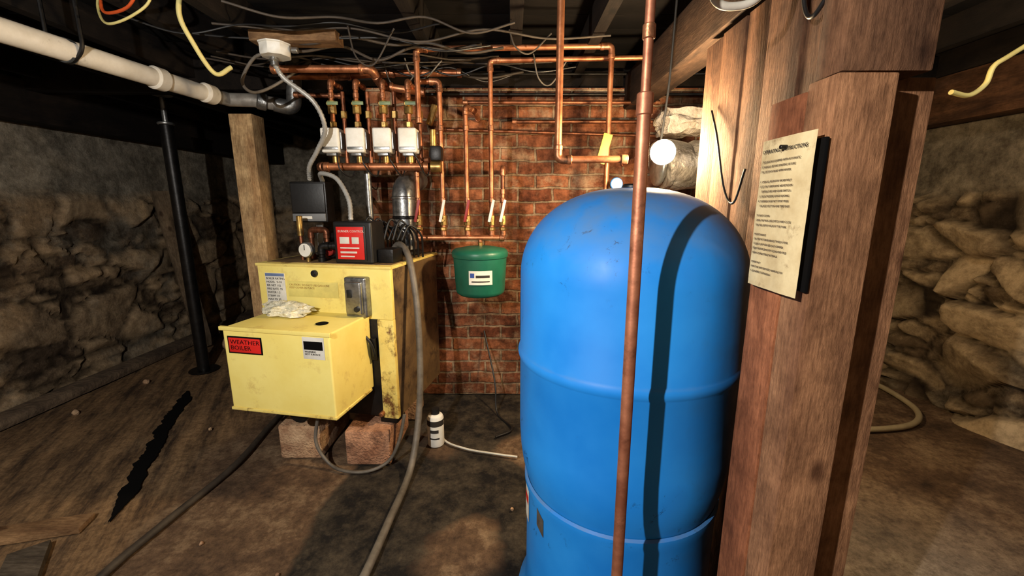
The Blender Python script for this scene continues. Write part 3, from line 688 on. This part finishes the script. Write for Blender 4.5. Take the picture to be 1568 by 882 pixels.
tg.lathe([(0,0),(.03,0),(.034,.006),(.03,.012),(0,.012)],mat('blue_wheel',(40,110,190),.4,0,bump=0),(.56,2.31,1.50),axis='-Y'); tg.finish()

# ------------------------------------------------------------------ hoses and cables
def hose(name,pts,r,m,n=12,seg=12):
    o=MB(name); o.tube(catmull(pts,n),r,m,seg); o.finish()
hose('grey_power_hose',[(-.70,2.42,1.12),(-.64,2.38,1.17),(-.57,2.3,1.10),(-.52,2.22,.85),(-.50,2.14,.5),(-.51,2.07,.22),(-.53,1.93,.035),(-.545,1.6,.02),(-.56,1.3,.02),(-.60,.9,.02),(-.62,.5,.02)],.0175,hoseM)
hose('garden_hose',[(-1.56,2.75,.018),(-1.53,2.4,.018),(-1.49,2.0,.018),(-1.53,1.6,.018),(-1.55,1.3,.018),(-1.5,.8,.018),(-1.45,.2,.018)],.016,hoseD)
hose('burner_supply_line',[(-.98,2.0,.40),(-1.02,2.02,.3),(-1.05,2.03,.14),(-.98,2.01,.03),(-.88,1.97,.012),(-.76,1.97,.012),(-.66,2.0,.05),(-.60,2.01,.16),(-.57,2.04,.3)],.009,hoseM)
hose('floor_cable',[(-.45,2.5,.01),(-.41,2.28,.01),(-.27,2.18,.01),(-.1,2.13,.01),(.03,2.1,.01)],.006,cable_w)
hose('black_floor_cord',[(-.2,2.88,.5),(-.12,2.7,.2),(-.1,2.6,.01),(-.0,2.4,.01),(-.1,2.3,.01)],.006,blackpl)
hose('garden_hose',[(2.80,3.2,.02),(2.83,2.95,.02),(2.75,2.62,.02),(2.54,2.43,.02),(2.2,2.37,.02),(1.9,2.4,.02),(1.6,2.5,.02)],.018,mat('green_grey_hose',(170,154,122),.6,0,bump=.1))
hose('yellow_ceiling_cable',[(-1.39,2.0,2.34),(-1.42,1.98,2.2),(-1.41,2.02,2.1),(-1.38,2.1,1.99),(-1.33,2.15,2.03)],.010,cable_y)
hose('orange_ceiling_wire',[(-1.55,1.9,2.33),(-1.5,1.88,2.26),(-1.56,1.9,2.19),(-1.66,1.92,2.17),(-1.72,1.95,2.2),(-1.75,2.0,2.3)],.006,cable_o)
hose('orange_ceiling_wire',[(-1.5,1.9,2.33),(-1.47,1.9,2.22),(-1.55,1.9,2.155),(-1.68,1.92,2.13),(-1.78,2.0,2.22),(-1.8,2.05,2.33)],.005,cable_y)
hose('grey_ceiling_cable',[(-1.2,2.3,2.14),(-1.3,2.3,2.12),(-1.4,2.34,2.02),(-1.38,2.4,1.98),(-1.3,2.5,2.05),(-1.1,2.55,2.2)],.008,hoseM)
hose('white_ceiling_cable',[(.44,1.06,2.2),(.44,1.06,1.95),(.455,1.05,1.85),(.51,1.05,1.835),(.56,1.05,1.86),(.60,1.07,1.95),(.62,1.1,2.2)],.009,cable_w)
hose('yellow_hanging_cable',[(1.86,1.9,1.86),(1.97,1.93,1.855),(2.03,1.93,1.90),(2.05,1.93,1.97),(2.12,1.93,2.02),(2.4,1.95,2.2),(2.5,1.95,2.34)],.010,cable_y)
hose('partition_wire',[(.71,1.58,1.72),(.70,1.5,1.62),(.70,1.42,1.45),(.70,1.35,1.40),(.70,1.3,1.5)],.0035,blackpl)
hose('wire_loop',[(.69,1.12,1.98),(.69,1.1,1.86),(.69,1.06,1.82),(.69,1.0,1.88),(.69,.99,1.98)],.005,blackpl)
cl=MB('overhead_cables')
for k in range(12):
    y0=random.uniform(1.9,2.7); x0=random.uniform(-1.9,-1.0); x1=x0+random.uniform(1.0,1.9); zz=CZ-.165
    mm=random.choice([hoseD,hoseD,hoseD,blackpl,hoseM,blackpl])
    pts=[(x0+(x1-x0)*q/6, y0+random.uniform(-.06,.06)+.1*q/6, zz-random.uniform(.0,.06)*(q%2)) for q in range(7)]
    cl.tube(catmull(pts,8),random.choice([.004,.005,.007]),mm,8)
for k in range(6):
    x0=random.uniform(-1.5,.3); y0=random.uniform(2.0,2.7); h=random.uniform(.05,.14)
    cl.tube(catmull([(x0,y0,CZ-.16),(x0+.03,y0,CZ-.16-h),(x0+.1,y0+.03,CZ-.17-h*1.1),(x0+.2,y0+.04,CZ-.16)],8),.004,random.choice([blackpl,hoseD,hoseM]),8)
cl.finish()

cn=MB('chemical_can')
cn.lathe([(0,0),(.046,0),(.048,.004),(.048,.17),(.042,.185),(.022,.195),(.022,.21)],white,(-.45,2.25,0),seg=32)
cn.lathe([(.025,.195),(.025,.225),(0,.228)],blackpl,(-.45,2.25,0),seg=24)
cn.patch((-.45,2.25),.0488,180,360,.13,.165,ink,24); cn.patch((-.45,2.25),.0492,240,300,.09,.11,ink,10); cn.patch((-.45,2.25),.0492,235,305,.05,.06,ink,10)
cn.finish()

o=MB('black_floor_strip')  # flat black strip with ragged edges along the left floor
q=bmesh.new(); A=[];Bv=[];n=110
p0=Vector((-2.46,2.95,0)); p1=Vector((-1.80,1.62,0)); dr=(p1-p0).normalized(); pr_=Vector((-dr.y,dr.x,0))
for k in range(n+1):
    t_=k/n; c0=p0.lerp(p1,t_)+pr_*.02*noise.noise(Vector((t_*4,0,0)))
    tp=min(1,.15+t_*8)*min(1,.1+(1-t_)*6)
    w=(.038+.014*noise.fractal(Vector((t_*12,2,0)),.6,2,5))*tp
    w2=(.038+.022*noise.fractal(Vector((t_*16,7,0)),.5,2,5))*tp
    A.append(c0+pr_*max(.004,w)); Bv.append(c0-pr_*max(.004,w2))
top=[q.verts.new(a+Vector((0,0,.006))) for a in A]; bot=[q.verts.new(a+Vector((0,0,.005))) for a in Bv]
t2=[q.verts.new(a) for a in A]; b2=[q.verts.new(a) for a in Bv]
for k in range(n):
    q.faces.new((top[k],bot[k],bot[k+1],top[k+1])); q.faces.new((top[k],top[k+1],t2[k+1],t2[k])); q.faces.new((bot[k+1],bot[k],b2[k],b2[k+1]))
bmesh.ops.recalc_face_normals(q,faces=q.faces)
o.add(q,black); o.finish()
o=MB('scrap_board'); o.box(-.35,.35,-.05,.05,0,.025,woodX,.003); o.finish(Matrix.Translation((-2.22,1.52,0))@Matrix.Rotation(.25,4,'Z'))
o=MB('scrap_board'); o.box(-.2,.2,-.06,.06,0,.03,wood('grey_scrap',(120,108,92),(62,54,46),'X'),.003); o.finish(Matrix.Translation((-1.84,1.30,0))@Matrix.Rotation(-.9,4,'Z'))

# ------------------------------------------------------------------ lights / world / camera
def point(name,loc,w,col,r):
    l=bpy.data.lights.new(name,'POINT'); l.energy=w; l.color=col; l.shadow_soft_size=r
    o=bpy.data.objects.new(name,l); o.location=loc; sc.collection.objects.link(o)
point('flash_key_light',(-.85,-.3,1.85),205,(1,.955,.89),.015)  # unseen camera flash as a point light, shifted left of the camera
point('side_room_bulb',(1.9,1.25,2.15),20,(1,.88,.72),.04)
w=bpy.data.worlds.new('World'); sc.world=w; w.use_nodes=True
w.node_tree.nodes['Background'].inputs[0].default_value=(.02,.02,.022,1); w.node_tree.nodes['Background'].inputs[1].default_value=.3
sc.view_settings.view_transform='Standard'
cam=bpy.data.cameras.new('camera'); cam.lens=14.69; cam.sensor_width=36; cam.clip_start=.02
co=bpy.data.objects.new('camera',cam); co.location=(0,0,1.4); co.rotation_euler=(math.radians(78.5),0,0)
sc.collection.objects.link(co); sc.camera=co
